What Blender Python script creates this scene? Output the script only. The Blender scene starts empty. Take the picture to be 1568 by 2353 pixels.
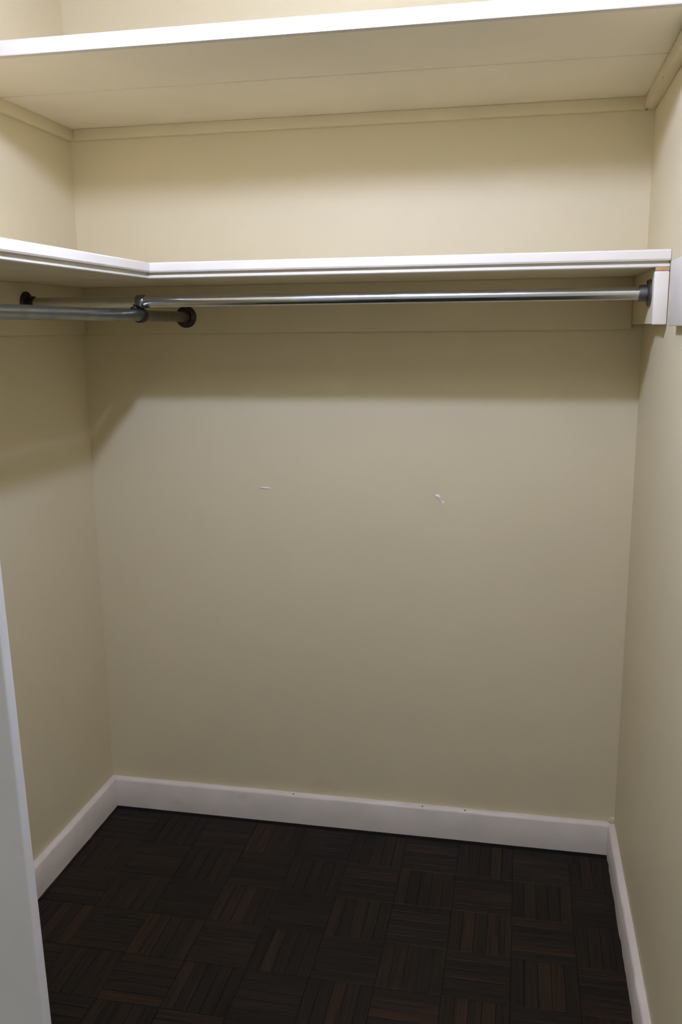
import bpy, bmesh, math, random
from mathutils import Vector, Matrix

random.seed(7)
S = bpy.context.scene
COL = S.collection

# ------------------------------------------------------------------ camera
FPX, YAW, PITCH, ROLL = 2037.4, -0.2002, -0.2040, -0.0102
CAM = Vector((1.2882, -2.5, 1.5417))
fw = Vector((math.sin(YAW) * math.cos(PITCH), math.cos(YAW) * math.cos(PITCH), math.sin(PITCH)))
rt = Vector((math.cos(YAW), -math.sin(YAW), 0.0))
up = rt.cross(fw)
rt2 = math.cos(ROLL) * rt + math.sin(ROLL) * up
up2 = -math.sin(ROLL) * rt + math.cos(ROLL) * up
cd = bpy.data.cameras.new('camera')
cam = bpy.data.objects.new('camera', cd)
COL.objects.link(cam)
cam.matrix_world = Matrix(((rt2.x, up2.x, -fw.x, CAM.x), (rt2.y, up2.y, -fw.y, CAM.y),
                           (rt2.z, up2.z, -fw.z, CAM.z), (0, 0, 0, 1)))
cd.sensor_fit = 'VERTICAL'
cd.sensor_height = 36.0
cd.lens = FPX / 2353.0 * 36.0
cd.clip_start = 0.02
S.camera = cam

# ------------------------------------------------------------------ world and exposure
wd = bpy.data.worlds.new('room_light')
wd.use_nodes = True
S.world = wd
bg = wd.node_tree.nodes['Background']
bg.inputs[0].default_value = (1.0, 0.975, 0.925, 1)     # daylight of the room the closet opens into
bg.inputs[1].default_value = 0.42
BULB_STRENGTH = 630.0
BULB_COLOUR = (0.84, 1.0, 1.68)
S.view_settings.view_transform = 'Standard'
S.view_settings.look = 'None'
S.view_settings.exposure = 0.0
S.view_settings.gamma = 1.0
S.view_settings.use_curve_mapping = False

# ------------------------------------------------------------------ measures (metres)
W = 1.5986            # closet width; left wall x = 0, back wall y = 0
YF = -1.37            # inner side of the front wall
ZCEIL = 2.45
ZU, DU, DJ = 2.103, 0.689, 0.374      # upper shelf: underside, depth, joint of its two boards
ZS, DS, XS = 1.6655, 0.410, 0.395      # lower shelf: underside of edge strip, depth, left wing width
TB, HB = 0.018, 0.098                 # baseboard
RR = 0.0145                           # rod radius
DR, ZR = 0.340, 1.6130                # back rod
XR, ZL = 0.335, 1.5790                # left rod
ZC = 1.532                            # underside of the lower cleats


# ------------------------------------------------------------------ materials
def nodes_of(name):
    m = bpy.data.materials.new(name)
    m.use_nodes = True
    nt = m.node_tree
    return m, nt, nt.nodes['Principled BSDF']


def paint(name, col, rough=0.5, var=0.05, scale=3.0, bump=0.08, bscale=55.0, dirt=None, spec=0.35):
    m, nt, b = nodes_of(name)
    N, L = nt.nodes, nt.links
    tc = N.new('ShaderNodeTexCoord')
    n1 = N.new('ShaderNodeTexNoise'); n1.inputs['Scale'].default_value = scale; n1.inputs['Detail'].default_value = 5
    L.new(tc.outputs['Object'], n1.inputs['Vector'])
    r = N.new('ShaderNodeValToRGB')
    r.color_ramp.elements[0].position = 0.3
    r.color_ramp.elements[1].position = 0.7
    r.color_ramp.elements[0].color = tuple(c * (1 - var) for c in col) + (1,)
    r.color_ramp.elements[1].color = tuple(min(1, c * (1 + var * .5)) for c in col) + (1,)
    L.new(n1.outputs['Fac'], r.inputs['Fac'])
    out = r.outputs['Color']
    if dirt:
        n3 = N.new('ShaderNodeTexNoise'); n3.inputs['Scale'].default_value = dirt[0]; n3.inputs['Detail'].default_value = 8
        n3.inputs['Roughness'].default_value = 0.7
        L.new(tc.outputs['Object'], n3.inputs['Vector'])
        r3 = N.new('ShaderNodeValToRGB')
        r3.color_ramp.elements[0].position = dirt[1]; r3.color_ramp.elements[0].color = (0, 0, 0, 1)
        r3.color_ramp.elements[1].position = dirt[1] + 0.12; r3.color_ramp.elements[1].color = (dirt[2],) * 3 + (1,)
        L.new(n3.outputs['Fac'], r3.inputs['Fac'])
        mx = N.new('ShaderNodeMix'); mx.data_type = 'RGBA'
        L.new(r3.outputs['Color'], mx.inputs['Factor'])
        L.new(out, mx.inputs[6])
        mx.inputs[7].default_value = tuple(c * k for c, k in zip(col, (.62, .56, .48))) + (1,)
        out = mx.outputs[2]
    L.new(out, b.inputs['Base Color'])
    b.inputs['Roughness'].default_value = rough
    b.inputs['Specular IOR Level'].default_value = spec
    n2 = N.new('ShaderNodeTexNoise'); n2.inputs['Scale'].default_value = bscale; n2.inputs['Detail'].default_value = 4
    L.new(tc.outputs['Object'], n2.inputs['Vector'])
    bp = N.new('ShaderNodeBump'); bp.inputs['Strength'].default_value = bump; bp.inputs['Distance'].default_value = 0.004
    L.new(n2.outputs['Fac'], bp.inputs['Height'])
    L.new(bp.outputs['Normal'], b.inputs['Normal'])
    return m


CREAM = (0.71, 0.615, 0.39)
M_WALL = paint('cream_wall_paint', CREAM, 0.55, 0.03, 1.6, 0.10, 40, dirt=(2.3, 0.66, 0.25))
M_BOARD = paint('pale_shelf_paint', (0.79, 0.71, 0.53), 0.5, 0.04, 5.0, 0.10, 30)
M_SHELF = paint('cream_shelf_paint', CREAM, 0.5, 0.05, 5.0, 0.10, 30)
M_CEIL = paint('ceiling_paint', (0.72, 0.64, 0.48), 0.7, 0.03, 2.0, 0.1, 40)
M_WHITE = paint('white_gloss_paint', (0.81, 0.75, 0.63), 0.38, 0.05, 6.0, 0.12, 35)
M_BASE = paint('white_baseboard_paint', (0.80, 0.72, 0.61), 0.42, 0.08, 9.0, 0.2, 28, dirt=(7.0, 0.63, 0.5))
M_POST = paint('white_door_frame_paint', (0.80, 0.80, 0.80), 0.4, 0.05, 8.0, 0.15, 30, dirt=(14.0, 0.66, 0.5))
M_UPEDGE = paint('glare_toned_white_paint', (0.60, 0.555, 0.475), 0.45, 0.05, 6.0, 0.12, 35)  # trim white, colour darkened to offset the bulb's glare on the upper edge
M_RAW = paint('bare_wood', (0.55, 0.33, 0.17), 0.7, 0.2, 40.0, 0.2, 80)
M_CAULK = paint('old_caulk', (0.70, 0.60, 0.36), 0.6, 0.1, 30.0, 0.2, 80)
M_CHIP = paint('chipped_paint', (0.84, 0.79, 0.66), 0.5, 0.05, 30.0, 0.1, 80)


def metal(name, col, rough, rvar=0.15, spot=0.0):
    m, nt, b = nodes_of(name)
    N, L = nt.nodes, nt.links
    tc = N.new('ShaderNodeTexCoord')
    mp = N.new('ShaderNodeMapping'); mp.inputs['Scale'].default_value = (1, 1, 1)
    L.new(tc.outputs['Object'], mp.inputs['Vector'])
    n = N.new('ShaderNodeTexNoise'); n.inputs['Scale'].default_value = 18; n.inputs['Detail'].default_value = 6
    L.new(mp.outputs['Vector'], n.inputs['Vector'])
    mr = N.new('ShaderNodeMapRange')
    mr.inputs['From Min'].default_value = 0.3; mr.inputs['From Max'].default_value = 0.7
    mr.inputs['To Min'].default_value = rough; mr.inputs['To Max'].default_value = rough + rvar
    L.new(n.outputs['Fac'], mr.inputs['Value'])
    L.new(mr.outputs['Result'], b.inputs['Roughness'])
    r = N.new('ShaderNodeValToRGB')
    r.color_ramp.elements[0].position = 0.35
    r.color_ramp.elements[1].position = 0.7
    r.color_ramp.elements[0].color = tuple(col) + (1,)
    r.color_ramp.elements[1].color = tuple(c * (1 - spot) for c in col) + (1,)
    L.new(n.outputs['Fac'], r.inputs['Fac'])
    L.new(r.outputs['Color'], b.inputs['Base Color'])
    b.inputs['Metallic'].default_value = 1.0
    return m


M_CHROME = metal('worn_chrome', (0.62, 0.64, 0.63), 0.16, 0.12, 0.15)
M_DULL = metal('dull_steel', (0.27, 0.29, 0.28), 0.28, 0.15, 0.25)
M_GREY = metal('grey_fitting_metal', (0.20, 0.195, 0.19), 0.35, 0.2, 0.3)
M_DARK = metal('tarnished_metal', (0.075, 0.06, 0.06), 0.35, 0.2, 0.3)


def wood_floor():
    m, nt, b = nodes_of('dark_parquet')
    N, L = nt.nodes, nt.links
    tc = N.new('ShaderNodeTexCoord')
    oi = N.new('ShaderNodeObjectInfo')
    # offset the grain of every plank by its own random number
    add = N.new('ShaderNodeVectorMath'); add.operation = 'ADD'
    sc = N.new('ShaderNodeVectorMath'); sc.operation = 'SCALE'
    cx = N.new('ShaderNodeCombineXYZ')
    L.new(oi.outputs['Random'], cx.inputs[0]); L.new(oi.outputs['Random'], cx.inputs[1]); L.new(oi.outputs['Random'], cx.inputs[2])
    L.new(cx.outputs[0], sc.inputs[0]); sc.inputs['Scale'].default_value = 37.0
    L.new(tc.outputs['Object'], add.inputs[0]); L.new(sc.outputs[0], add.inputs[1])
    mp = N.new('ShaderNodeMapping'); mp.inputs['Scale'].default_value = (6, 160, 40)
    L.new(add.outputs[0], mp.inputs['Vector'])
    n = N.new('ShaderNodeTexNoise'); n.inputs['Scale'].default_value = 1.0; n.inputs['Detail'].default_value = 6
    L.new(mp.outputs['Vector'], n.inputs['Vector'])
    r = N.new('ShaderNodeValToRGB')
    r.color_ramp.elements[0].position = 0.32; r.color_ramp.elements[0].color = (0.0050, 0.0036, 0.0023, 1)
    r.color_ramp.elements[1].position = 0.75; r.color_ramp.elements[1].color = (0.023, 0.0150, 0.0095, 1)
    L.new(n.outputs['Fac'], r.inputs['Fac'])
    r2 = N.new('ShaderNodeValToRGB')
    e = r2.color_ramp.elements
    e[0].position = 0.0; e[0].color = (0.55, 0.60, 0.55, 1)
    e[1].position = 0.5; e[1].color = (0.95, 0.90, 0.85, 1)
    x = e.new(0.9); x.color = (1.35, 1.1, 1.0, 1)
    x = e.new(1.0); x.color = (1.9, 1.35, 0.9, 1)
    L.new(oi.outputs['Random'], r2.inputs['Fac'])
    mx = N.new('ShaderNodeMix'); mx.data_type = 'RGBA'; mx.blend_type = 'MULTIPLY'
    mx.inputs['Factor'].default_value = 1.0
    L.new(r.outputs['Color'], mx.inputs[6]); L.new(r2.outputs['Color'], mx.inputs[7])
    L.new(mx.outputs[2], b.inputs['Base Color'])
    b.inputs['Roughness'].default_value = 0.5
    b.inputs['Specular IOR Level'].default_value = 0.22
    bp = N.new('ShaderNodeBump'); bp.inputs['Strength'].default_value = 0.25; bp.inputs['Distance'].default_value = 0.001
    L.new(n.outputs['Fac'], bp.inputs['Height']); L.new(bp.outputs['Normal'], b.inputs['Normal'])
    return m


M_PLANK = wood_floor()
M_SUB = paint('dark_floor_joint', (0.010, 0.008, 0.007), 0.8, 0.1, 20, 0.1, 50, spec=0.1)
mb, nt_, bb = nodes_of('lit_bulb_glass')
bb.inputs['Base Color'].default_value = (0.9, 0.9, 0.88, 1)
bb.inputs['Emission Color'].default_value = BULB_COLOUR + (1,)
bb.inputs['Emission Strength'].default_value = BULB_STRENGTH
M_BULB = mb
M_PORC = paint('white_porcelain', (0.82, 0.81, 0.78), 0.25, 0.02, 5, 0.02, 20)


# ------------------------------------------------------------------ mesh helpers
def link(name, bm, mats, parent=None, smooth=False):
    me = bpy.data.meshes.new(name)
    bmesh.ops.recalc_face_normals(bm, faces=bm.faces)
    if smooth:
        for f in bm.faces:
            f.smooth = True
    bm.to_mesh(me); bm.free()
    for m in (mats if isinstance(mats, (list, tuple)) else [mats]):
        me.materials.append(m)
    o = bpy.data.objects.new(name, me)
    COL.objects.link(o)
    if parent:
        o.parent = parent
    if smooth:
        me.set_sharp_from_angle(angle=math.radians(40))
    return o


def box(bm, a, b, bevel=0.0, seg=2):
    x0, x1 = sorted((a[0], b[0])); y0, y1 = sorted((a[1], b[1])); z0, z1 = sorted((a[2], b[2]))
    vs = [bm.verts.new(p) for p in ((x0, y0, z0), (x1, y0, z0), (x1, y1, z0), (x0, y1, z0),
                                    (x0, y0, z1), (x1, y0, z1), (x1, y1, z1), (x0, y1, z1))]
    fs = [bm.faces.new([vs[i] for i in f]) for f in
          ((3, 2, 1, 0), (4, 5, 6, 7), (0, 1, 5, 4), (1, 2, 6, 5), (2, 3, 7, 6), (3, 0, 4, 7))]
    if bevel:
        es = list({e for f in fs for e in f.edges})
        bmesh.ops.bevel(bm, geom=es, offset=bevel, segments=seg, profile=0.5, affect='EDGES')
    return fs


def lathe(bm, prof, centre, axis, seg=28):
    """prof: (distance along axis, radius) pairs; closed at both ends."""
    ax = Vector(axis).normalized()
    s = ax.orthogonal().normalized(); t = ax.cross(s)
    c = Vector(centre)
    rings = []
    for d, r in prof:
        rings.append([bm.verts.new(c + ax * d + (s * math.cos(k * math.tau / seg) + t * math.sin(k * math.tau / seg)) * r)
                      for k in range(seg)])
    for i in range(len(rings) - 1):
        for k in range(seg):
            bm.faces.new((rings[i][k], rings[i][(k + 1) % seg], rings[i + 1][(k + 1) % seg], rings[i + 1][k]))
    bm.faces.new(rings[0][::-1]); bm.faces.new(rings[-1])


def ring(bm, half, r_in, r_out, centre, axis, seg=28):
    ax = Vector(axis).normalized(); s = ax.orthogonal().normalized(); t = ax.cross(s); c = Vector(centre)
    loop = [(-half, r_in), (-half, r_out - .0006), (-half + .0008, r_out), (half - .0008, r_out), (half, r_out - .0006), (half, r_in)]
    rows = [[bm.verts.new(c + ax * d + (s * math.cos(k * math.tau / seg) + t * math.sin(k * math.tau / seg)) * q) for k in range(seg)] for d, q in loop]
    for i in range(len(rows)):
        a, b = rows[i], rows[(i + 1) % len(rows)]
        for k in range(seg):
            bm.faces.new((a[k], a[(k + 1) % seg], b[(k + 1) % seg], b[k]))


def sweep(bm, prof, pos, n=1, jitter=0.0, rnd=None):
    """prof: closed polygon of (u, z); pos(u, z, s) -> point for s in 0..1; n segments along."""
    rings = []
    for i in range(n + 1):
        s = i / n
        ju = 0.0 if not rnd else rnd.uniform(-jitter, jitter)
        jz = 0.0 if not rnd else rnd.uniform(-jitter, jitter)
        rings.append([bm.verts.new(pos(u + (ju if u > 0.004 else 0), z + (jz if z > 0.03 else 0), s)) for u, z in prof])
    m = len(prof)
    for i in range(n):
        for k in range(m):
            bm.faces.new((rings[i][k], rings[i][(k + 1) % m], rings[i + 1][(k + 1) % m], rings[i + 1][k]))
    bm.faces.new(rings[0][::-1]); bm.faces.new(rings[-1])


def tag(o, label=None, cat=None, group=None, kind=None):
    if label: o['label'] = label
    if cat: o['category'] = cat
    if group: o['group'] = group
    if kind: o['kind'] = kind
    return o


def thing(name, loc, label, cat, group=None):
    o = bpy.data.objects.new(name, None)
    o.empty_display_size = 0.05
    o.location = loc
    COL.objects.link(o)
    return tag(o, label, cat, group)


def under(o, root):
    """parent a world-space mesh to an unrotated Empty without moving it"""
    o.parent = root
    o.matrix_parent_inverse = Matrix.Translation(root.location).inverted()
    return o


# ------------------------------------------------------------------ the closet shell
bm = bmesh.new(); box(bm, (-0.1, 0, 0), (W + 0.1, 0.1, ZCEIL))
wall_back = tag(link('wall_back', bm, M_WALL), 'cream painted back wall of the closet', kind='structure')
bm = bmesh.new(); box(bm, (-0.1, -1.47, 0), (0, 0, ZCEIL))
wall_left = tag(link('wall_left', bm, M_WALL), 'cream painted left wall of the closet', kind='structure')
bm = bmesh.new(); box(bm, (W, -1.47, 0), (W + 0.1, 0, ZCEIL))
wall_right = tag(link('wall_right', bm, M_WALL), 'cream painted right wall of the closet', kind='structure')
bm = bmesh.new()
box(bm, (0, -1.3745, 0), (0.47, YF + 0.05, ZCEIL))
box(bm, (0.47, -1.3745, 2.06), (W, YF + 0.05, ZCEIL))
wall_front = tag(link('wall_front', bm, M_WALL), 'cream front wall with the doorway into the closet', kind='structure')
bm = bmesh.new(); box(bm, (-0.1, -1.47, ZCEIL), (W + 0.1, 0.1, ZCEIL + 0.1))
tag(link('ceiling', bm, M_CEIL), 'closet ceiling above the shelves', kind='structure')

# floor: dark sub-floor with basket-weave parquet, every plank of its own
bm = bmesh.new(); box(bm, (-1.2, -3.6, -0.06), (W + 1.2, 0.1, -0.0015))
floor = tag(link('floor', bm, M_SUB), 'very dark brown basket-weave parquet floor', kind='structure')
BL = 0.160; NP = 5; GAP = 0.0012
X0, Y0 = 1.3075 - 9 * BL, -0.356 + 3 * BL          # grid corner found from the visible blocks


def plank_mesh(length, width, h=0.0016, z0=-0.0016):
    bm = bmesh.new()
    l, w = length / 2 - GAP / 2, width / 2 - GAP / 2
    c = 0.0008
    lo = [bm.verts.new((sx * l, sy * w, z0)) for sx, sy in ((-1, -1), (1, -1), (1, 1), (-1, 1))]
    mi = [bm.verts.new((sx * l, sy * w, z0 + h * .6)) for sx, sy in ((-1, -1), (1, -1), (1, 1), (-1, 1))]
    hi = [bm.verts.new((sx * (l - c), sy * (w - c), z0 + h)) for sx, sy in ((-1, -1), (1, -1), (1, 1), (-1, 1))]
    for a, b in ((lo, mi), (mi, hi)):
        for k in range(4):
            bm.faces.new((a[k], a[(k + 1) % 4], b[(k + 1) % 4], b[k]))
    bm.faces.new(hi)
    me = bpy.data.meshes.new('plank')
    bm.to_mesh(me); bm.free()
    me.materials.append(M_PLANK)
    return me


pm = plank_mesh(BL, BL / NP)
rest = bmesh.new()
cells = []
for i in range(-8, 18):
    for j in range(-4, 22):
        xc, yc = X0 + (i + .5) * BL, Y0 - (j + .5) * BL
        if xc < -1.1 or xc > W + 1.1 or yc > 0.02 or yc < -3.4:
            continue
        if (xc < -BL * .4 or xc > W + BL * .4) and yc > -1.5:
            continue
        cells.append((i, j, xc, yc))
d_key = lambda c: (0 if (-0.1 < c[2] < W + 0.1) else 1, -c[3])
cells.sort(key=d_key)
nblk = 0
for (i, j, xc, yc) in cells:
    lengthwise = (i + j) % 2 == 0        # grain running left to right
    single = nblk < 60 and yc > -1.0
    nblk += 1
    for k in range(NP):
        o = (k - (NP - 1) / 2) * BL / NP
        loc = Vector((xc, yc + o, 0)) if lengthwise else Vector((xc + o, yc, 0))
        dz = random.uniform(-0.0003, 0.0002)
        rot = 0 if lengthwise else math.pi / 2
        if single:
            p = bpy.data.objects.new('plank', pm)
            p.location = (loc.x, loc.y, dz)
            p.rotation_euler = (0, 0, rot + (math.pi if random.random() < .5 else 0))
            p.parent = floor
            COL.objects.link(p)
        else:
            tmp = bmesh.new(); tmp.from_mesh(pm)
            bmesh.ops.transform(tmp, matrix=Matrix.Translation((loc.x, loc.y, dz)) @ Matrix.Rotation(rot, 4, 'Z'), verts=tmp.verts)
            t_me = bpy.data.meshes.new('t'); tmp.to_mesh(t_me); tmp.free()
            rest.from_mesh(t_me); bpy.data.meshes.remove(t_me)
far = link('parquet_planks', rest, M_PLANK, floor)
tag(far, kind='stuff')

# baseboards, mitred at the corners, with a rounded painted top edge
prof = [(0, 0), (TB, 0), (TB + .001, 0.03), (TB, HB - 0.008), (TB - 0.002, HB - 0.003), (TB - 0.006, HB - 0.0005), (0.003, HB + 0.001), (0, HB + 0.001)]
rb = random.Random(3)
bm = bmesh.new(); sweep(bm, prof, lambda u, z, s: (u + (W - 2 * u) * s, -u, z), 48, 0.0005, rb)
bb_back = tag(link('baseboard_back', bm, M_BASE, smooth=True), 'white painted baseboard along the back wall', kind='structure')
bm = bmesh.new(); sweep(bm, prof, lambda u, z, s: (u, -u + (YF + 0.05 + u) * s, z), 40, 0.0006, rb)
tag(link('baseboard_left', bm, M_BASE, smooth=True), 'white painted baseboard along the left wall', kind='structure')
bm = bmesh.new(); sweep(bm, prof, lambda u, z, s: (W - u, -u + (-1.46 + u) * s, z), 56, 0.0012, rb)
bb_right = tag(link('baseboard_right', bm, M_BASE, smooth=True), 'white painted baseboard along the right wall', kind='structure')

# dab of yellowed caulk in the corner above the baseboards, nail heads on the top edge
bm = bmesh.new()
for k in range(5):
    bmesh.ops.create_icosphere(bm, subdivisions=2, radius=0.006 + 0.002 * (k % 2),
                               matrix=Matrix.Translation((W - 0.003 - .005 * (k % 3), -0.003, HB + 0.002 + k * 0.003)))
link('caulk_dab', bm, M_CAULK, bb_back, smooth=True)
for xn in (1.03, 1.16, 0.62):
    bm = bmesh.new(); lathe(bm, [(0, .0022), (.0012, .002), (.0018, .001)], (xn, -0.011, HB - 0.0005), (0, -0.3, 1), 10)
    link('nail_head', bm, M_DARK, bb_back)

# white door-frame post at the left, slightly out of plumb
bm = bmesh.new()
xb, xt = 0.582, 0.5375
fs = box(bm, (0, -1.400, 0), (1, -1.375, 2.06))
for v in bm.verts:
    e = xb + (xt - xb) * v.co.z / 2.06
    v.co.x = e - 0.14 if v.co.x < 0.5 else e
bmesh.ops.bevel(bm, geom=[e for e in bm.edges if abs(e.verts[0].co.z - e.verts[1].co.z) > 1], offset=0.005, segments=3, profile=0.5, affect='EDGES')
tag(link('trim_1', bm, M_POST, smooth=True), 'white painted door frame post at the left edge', kind='structure')

# chipped paint marks on the back wall
bm = bmesh.new()
rv = random.Random(11)
vs = []
for k in range(9):
    s = k / 8
    w_ = 0.0030 * math.sin(math.pi * (0.12 + 0.8 * s))
    vs.append((0.537 + 0.034 * s, 1.0805 + rv.uniform(-.0008, .0008) - 0.002 * s, w_))
a = [bm.verts.new((x, 0.0, z + w_)) for x, z, w_ in vs]
m_ = [bm.verts.new((x, -0.0022, z)) for x, z, w_ in vs]
b_ = [bm.verts.new((x, 0.0, z - w_)) for x, z, w_ in vs]
for k in range(8):
    bm.faces.new((a[k], a[k + 1], m_[k + 1], m_[k])); bm.faces.new((m_[k], m_[k + 1], b_[k + 1], b_[k]))
tag(link('paint_chip', bm, M_CHIP, wall_back), 'thin pale horizontal scratch in the paint')
bm = bmesh.new()
pts = [(1.055, 1.072), (1.066, 1.0755), (1.072, 1.068), (1.0745, 1.052), (1.071, 1.048), (1.067, 1.058)]
c = bm.verts.new((1.068, -0.0055, 1.066))
rim = [bm.verts.new((x, 0.0, z)) for x, z in pts]
for k in range(len(rim)):
    bm.faces.new((rim[k], rim[(k + 1) % len(rim)], c))
c2 = bm.verts.new((1.080, -0.003, 1.047))
r2 = [bm.verts.new((x, 0.0, z)) for x, z in ((1.0765, 1.054), (1.083, 1.056), (1.082, 1.038), (1.078, 1.040))]
for k in range(4):
    bm.faces.new((r2[k], r2[(k + 1) % 4], c2))
tag(link('paint_chip', bm, M_CHIP, wall_back), 'small raised paint blister with a dark notch')

# ------------------------------------------------------------------ upper shelf on its thin cleats
T = 0.022
up_root = thing('closet_shelf', (W / 2, -DU / 2, ZU), 'deep cream upper shelf with a white front edge near the top', 'shelf')
bm = bmesh.new(); box(bm, (0.001, -0.001, ZU), (W - 0.001, -DJ + 0.0012, ZU + T), 0.0015)
under(link('shelf_board', bm, M_BOARD), up_root)
bm = bmesh.new(); box(bm, (0.001, -DJ - 0.0012, ZU + 0.0012), (W - 0.001, -DU + 0.019, ZU + T), 0.0015)
under(link('shelf_board', bm, M_BOARD), up_root)
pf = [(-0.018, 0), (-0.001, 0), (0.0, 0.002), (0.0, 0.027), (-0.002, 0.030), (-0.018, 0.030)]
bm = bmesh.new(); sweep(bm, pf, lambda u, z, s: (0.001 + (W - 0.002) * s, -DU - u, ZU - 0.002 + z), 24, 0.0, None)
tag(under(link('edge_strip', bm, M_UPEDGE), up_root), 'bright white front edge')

HC = 0.030; TC = 0.018


def cleat(name, a, b, mat, label, root=None, rough=0.0, n=24):
    bm = bmesh.new(); box(bm, a, b, 0.002)
    if rough:
        rr = random.Random(hash(label) % 1000 if False else len(label))
        for k in range(n):
            s = rr.random()
            bmesh.ops.create_icosphere(bm, subdivisions=1, radius=rr.uniform(.4, 1) * rough,
                                       matrix=Matrix.Translation((b[0] if abs(a[0]) < .5 else a[0], a[1] + (b[1] - a[1]) * s, rr.choice((a[2], b[2])))) @ Matrix.Diagonal((.35, 2.2, .6, 1)))
    o = link(name, bm, mat, smooth=True)
    return tag(o, label, 'cleat')


cleat('shelf_cleat', (TC, -TC, ZU - HC), (W - TC, 0, ZU), M_SHELF, 'thin cream cleat on the back wall under the upper shelf')
cleat('shelf_cleat', (0, -DU + 0.03, ZU - HC), (TC, 0, ZU), M_SHELF, 'thin rough cream cleat on the left wall under the upper shelf', rough=0.005)
cleat('shelf_cleat', (W - TC - .008, -DU + 0.03, ZU - HC), (W, 0, ZU), M_SHELF, 'thin rough cream cleat on the right wall under the upper shelf', rough=0.006)

# ------------------------------------------------------------------ lower L-shaped shelf on its tall cleats
ZB = ZS + 0.0005                       # underside of the boards
lo_root = thing('closet_shelf', (XS / 2, -DS / 2, ZS), 'L-shaped cream shelf with white moulded edge above the hanging rods', 'shelf')
bm = bmesh.new(); box(bm, (0.001, -0.001, ZB), (W - 0.001, -DS + 0.018, ZB + 0.020), 0.001)
under(link('shelf_board', bm, M_BOARD), lo_root)
bm = bmesh.new(); box(bm, (0.001, -DS + 0.0178, ZB), (XS - 0.018, YF + 0.052, ZB + 0.020), 0.001)
under(link('shelf_board', bm, M_BOARD), lo_root)
pe = [(-0.018, 0.0), (-0.007, 0.0), (-0.005, 0.002), (-0.005, 0.0062), (-0.007, 0.0082), (-0.011, 0.0085), (-0.011, 0.0132),
      (0.002, 0.0138), (0.004, 0.0175), (0.004, 0.034), (0.001, 0.037), (-0.018, 0.037)]
bm = bmesh.new(); sweep(bm, pe, lambda u, z, s: (XS + u + (W - 0.001 - XS - u) * s, -DS - u, ZS + z), 1)
tag(under(link('edge_strip', bm, M_WHITE), lo_root), 'white moulded edge of the back run')
bm = bmesh.new(); sweep(bm, pe, lambda u, z, s: (XS + u, -DS - u + (YF + 0.052 + DS + u) * s, ZS + z), 1)
tag(under(link('edge_strip', bm, M_WHITE), lo_root), 'white moulded edge of the left wing')

TA = 0.030
cleat('shelf_cleat', (0.02, -0.02, ZC), (W - TA, 0, ZB), M_SHELF, 'wide cream board on the back wall carrying the lower shelf')
cleat('shelf_cleat', (0, YF + 0.055, ZC), (0.02, 0, ZB), M_SHELF, 'wide cream board on the left wall carrying the lower shelf')
rc = thing('shelf_cleat', (W - TA / 2, -0.2, 1.545), 'wide cream board on the right wall with a white front end, holding the rod', 'cleat')
bm = bmesh.new(); box(bm, (W - TA, -DS + 0.020, 1.545), (W, 0, ZB), 0.0015)
under(link('board', bm, M_SHELF, smooth=True), rc)
bm = bmesh.new(); box(bm, (W - TA - 0.002, -DS + 0.001, 1.543), (W - 0.001, -DS + 0.0195, ZS - 0.008), 0.003)
tag(under(link('end_block', bm, M_WHITE, smooth=True), rc), 'white painted front end')
bm = bmesh.new(); box(bm, (W - TA, -DS + 0.002, ZS - 0.0078), (W - 0.001, -DS + 0.018, ZS - 0.0004), 0.001)
tag(under(link('bare_wood', bm, M_RAW, smooth=True), rc), 'strip of bare orange wood')
bm = bmesh.new(); box(bm, (W - 0.020, -1.318, 1.540), (W, -0.548, 1.670), 0.003)
tag(link('wall_board', bm, M_WHITE, smooth=True), 'white board fixed to the right wall in front of the shelf end', 'board')


# ------------------------------------------------------------------ hanging rods
def flange(root, centre, axis, mat, rad=0.031):
    bm = bmesh.new()
    lathe(bm, [(0, rad), (0.003, rad), (0.006, rad - 0.003), (0.007, RR + 0.007), (0.008, RR + 0.0045), (0.024, RR + 0.004), (0.025, RR + 0.0015)], centre, axis, 32)
    fl = under(link('flange', bm, mat, smooth=True), root)
    ax = Vector(axis); s = Vector((0, 0, 1)); t = ax.cross(s)
    for k in range(3):
        a_ = math.radians(90 + 120 * k)
        p_ = Vector(centre) + ax * 0.0055 + (s * math.sin(a_) + t * math.cos(a_)) * (rad - 0.0065)
        bm = bmesh.new(); lathe(bm, [(0, .0042), (.002, .004), (.0032, .002)], p_, axis, 12)
        sc = link('screw', bm, M_DARK, smooth=True)
        sc.parent = fl; sc.matrix_parent_inverse = (fl.matrix_parent_inverse.copy()).inverted() if False else Matrix.Identity(4)
    return fl


rod = thing('closet_rod', (W / 2, -DR, ZR), 'shiny chrome hanging rod running along the back wall', 'closet rod')
bm = bmesh.new(); lathe(bm, [(0, RR - .0005), (.0005, RR), (W - 0.0515, RR), (W - 0.051, RR - .0005)], (0.0205, -DR, ZR), (1, 0, 0), 40)
under(link('tube', bm, M_CHROME, smooth=True), rod)
flange(rod, (W - TA - 0.0002, -DR, ZR), (-1, 0, 0), M_GREY)
flange(rod, (0.0202, -DR, ZR), (1, 0, 0), M_DARK)

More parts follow.
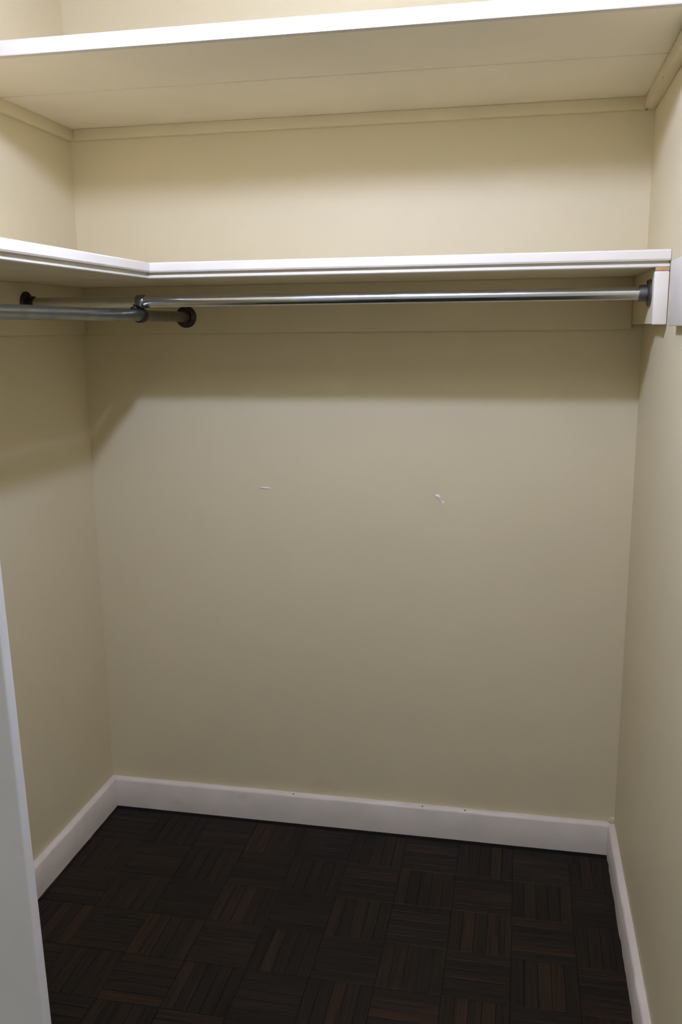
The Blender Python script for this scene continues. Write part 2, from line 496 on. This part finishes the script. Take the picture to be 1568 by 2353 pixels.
rod2 = thing('closet_rod', (XR, -0.7, ZL), 'dull steel hanging rod along the left wall, passing under the chrome rod', 'closet rod')
bm = bmesh.new(); lathe(bm, [(0, RR - .0005), (.0005, RR), (1.29, RR), (1.2905, RR - .0005)], (XR, -0.0205, ZL), (0, -1, 0), 40)
under(link('tube', bm, M_DULL, smooth=True), rod2)
flange(rod2, (XR, -0.0202, ZL), (0, -1, 0), M_DARK)
# clip that ties the two rods where they cross
bm = bmesh.new()
ring(bm, 0.013, RR + .0003, RR + .0032, (XR, -DR, ZL), (0, -1, 0))
clip = under(link('rod_clip', bm, M_DARK, smooth=True), rod2)
bm = bmesh.new()
ring(bm, 0.010, RR + .0003, RR + .0030, (XR + 0.004, -DR, ZR), (1, 0, 0))
o = link('clip_band', bm, M_DULL, smooth=True); o.parent = clip
bm = bmesh.new(); lathe(bm, [(0, .006), (.006, .006), (.008, .004)], (XR - 0.012, -DR - 0.014, ZL + 0.014), (0, -.5, 1), 6)
o = link('bolt', bm, M_DARK); o.parent = clip

# ------------------------------------------------------------------ the closet's own lamp, hanging from the ceiling
LX, LY, LZ = 0.882, -1.20, 2.236
BR = 0.034
lamp = thing('ceiling_lamp', (LX, LY, ZCEIL), 'bare bulb in a white porcelain holder on the closet ceiling', 'lamp')
bm = bmesh.new(); lathe(bm, [(0, .055), (.012, .055), (.024, .045), (.030, .010)], (LX, LY, ZCEIL - 0.0002), (0, 0, -1), 32)
under(link('canopy', bm, M_PORC, smooth=True), lamp)
bm = bmesh.new(); lathe(bm, [(0.029, .006), (.130, .006)], (LX, LY, ZCEIL), (0, 0, -1), 12)
under(link('stem', bm, M_DULL, smooth=True), lamp)
bm = bmesh.new(); lathe(bm, [(.129, .012), (.135, .022), (.172, .021), (.178, .016)], (LX, LY, ZCEIL), (0, 0, -1), 28)
under(link('socket', bm, M_PORC, smooth=True), lamp)
bm = bmesh.new()
pr = [(ZCEIL - LZ - 0.047, .015)]
for k in range(3, 17):
    a_ = math.pi * k / 17
    pr.append((ZCEIL - LZ - BR * math.cos(a_), BR * math.sin(a_)))
pr.append((ZCEIL - LZ + BR, .0015))
lathe(bm, pr, (LX, LY, ZCEIL), (0, 0, -1), 28)
under(link('bulb', bm, M_BULB, smooth=True), lamp)
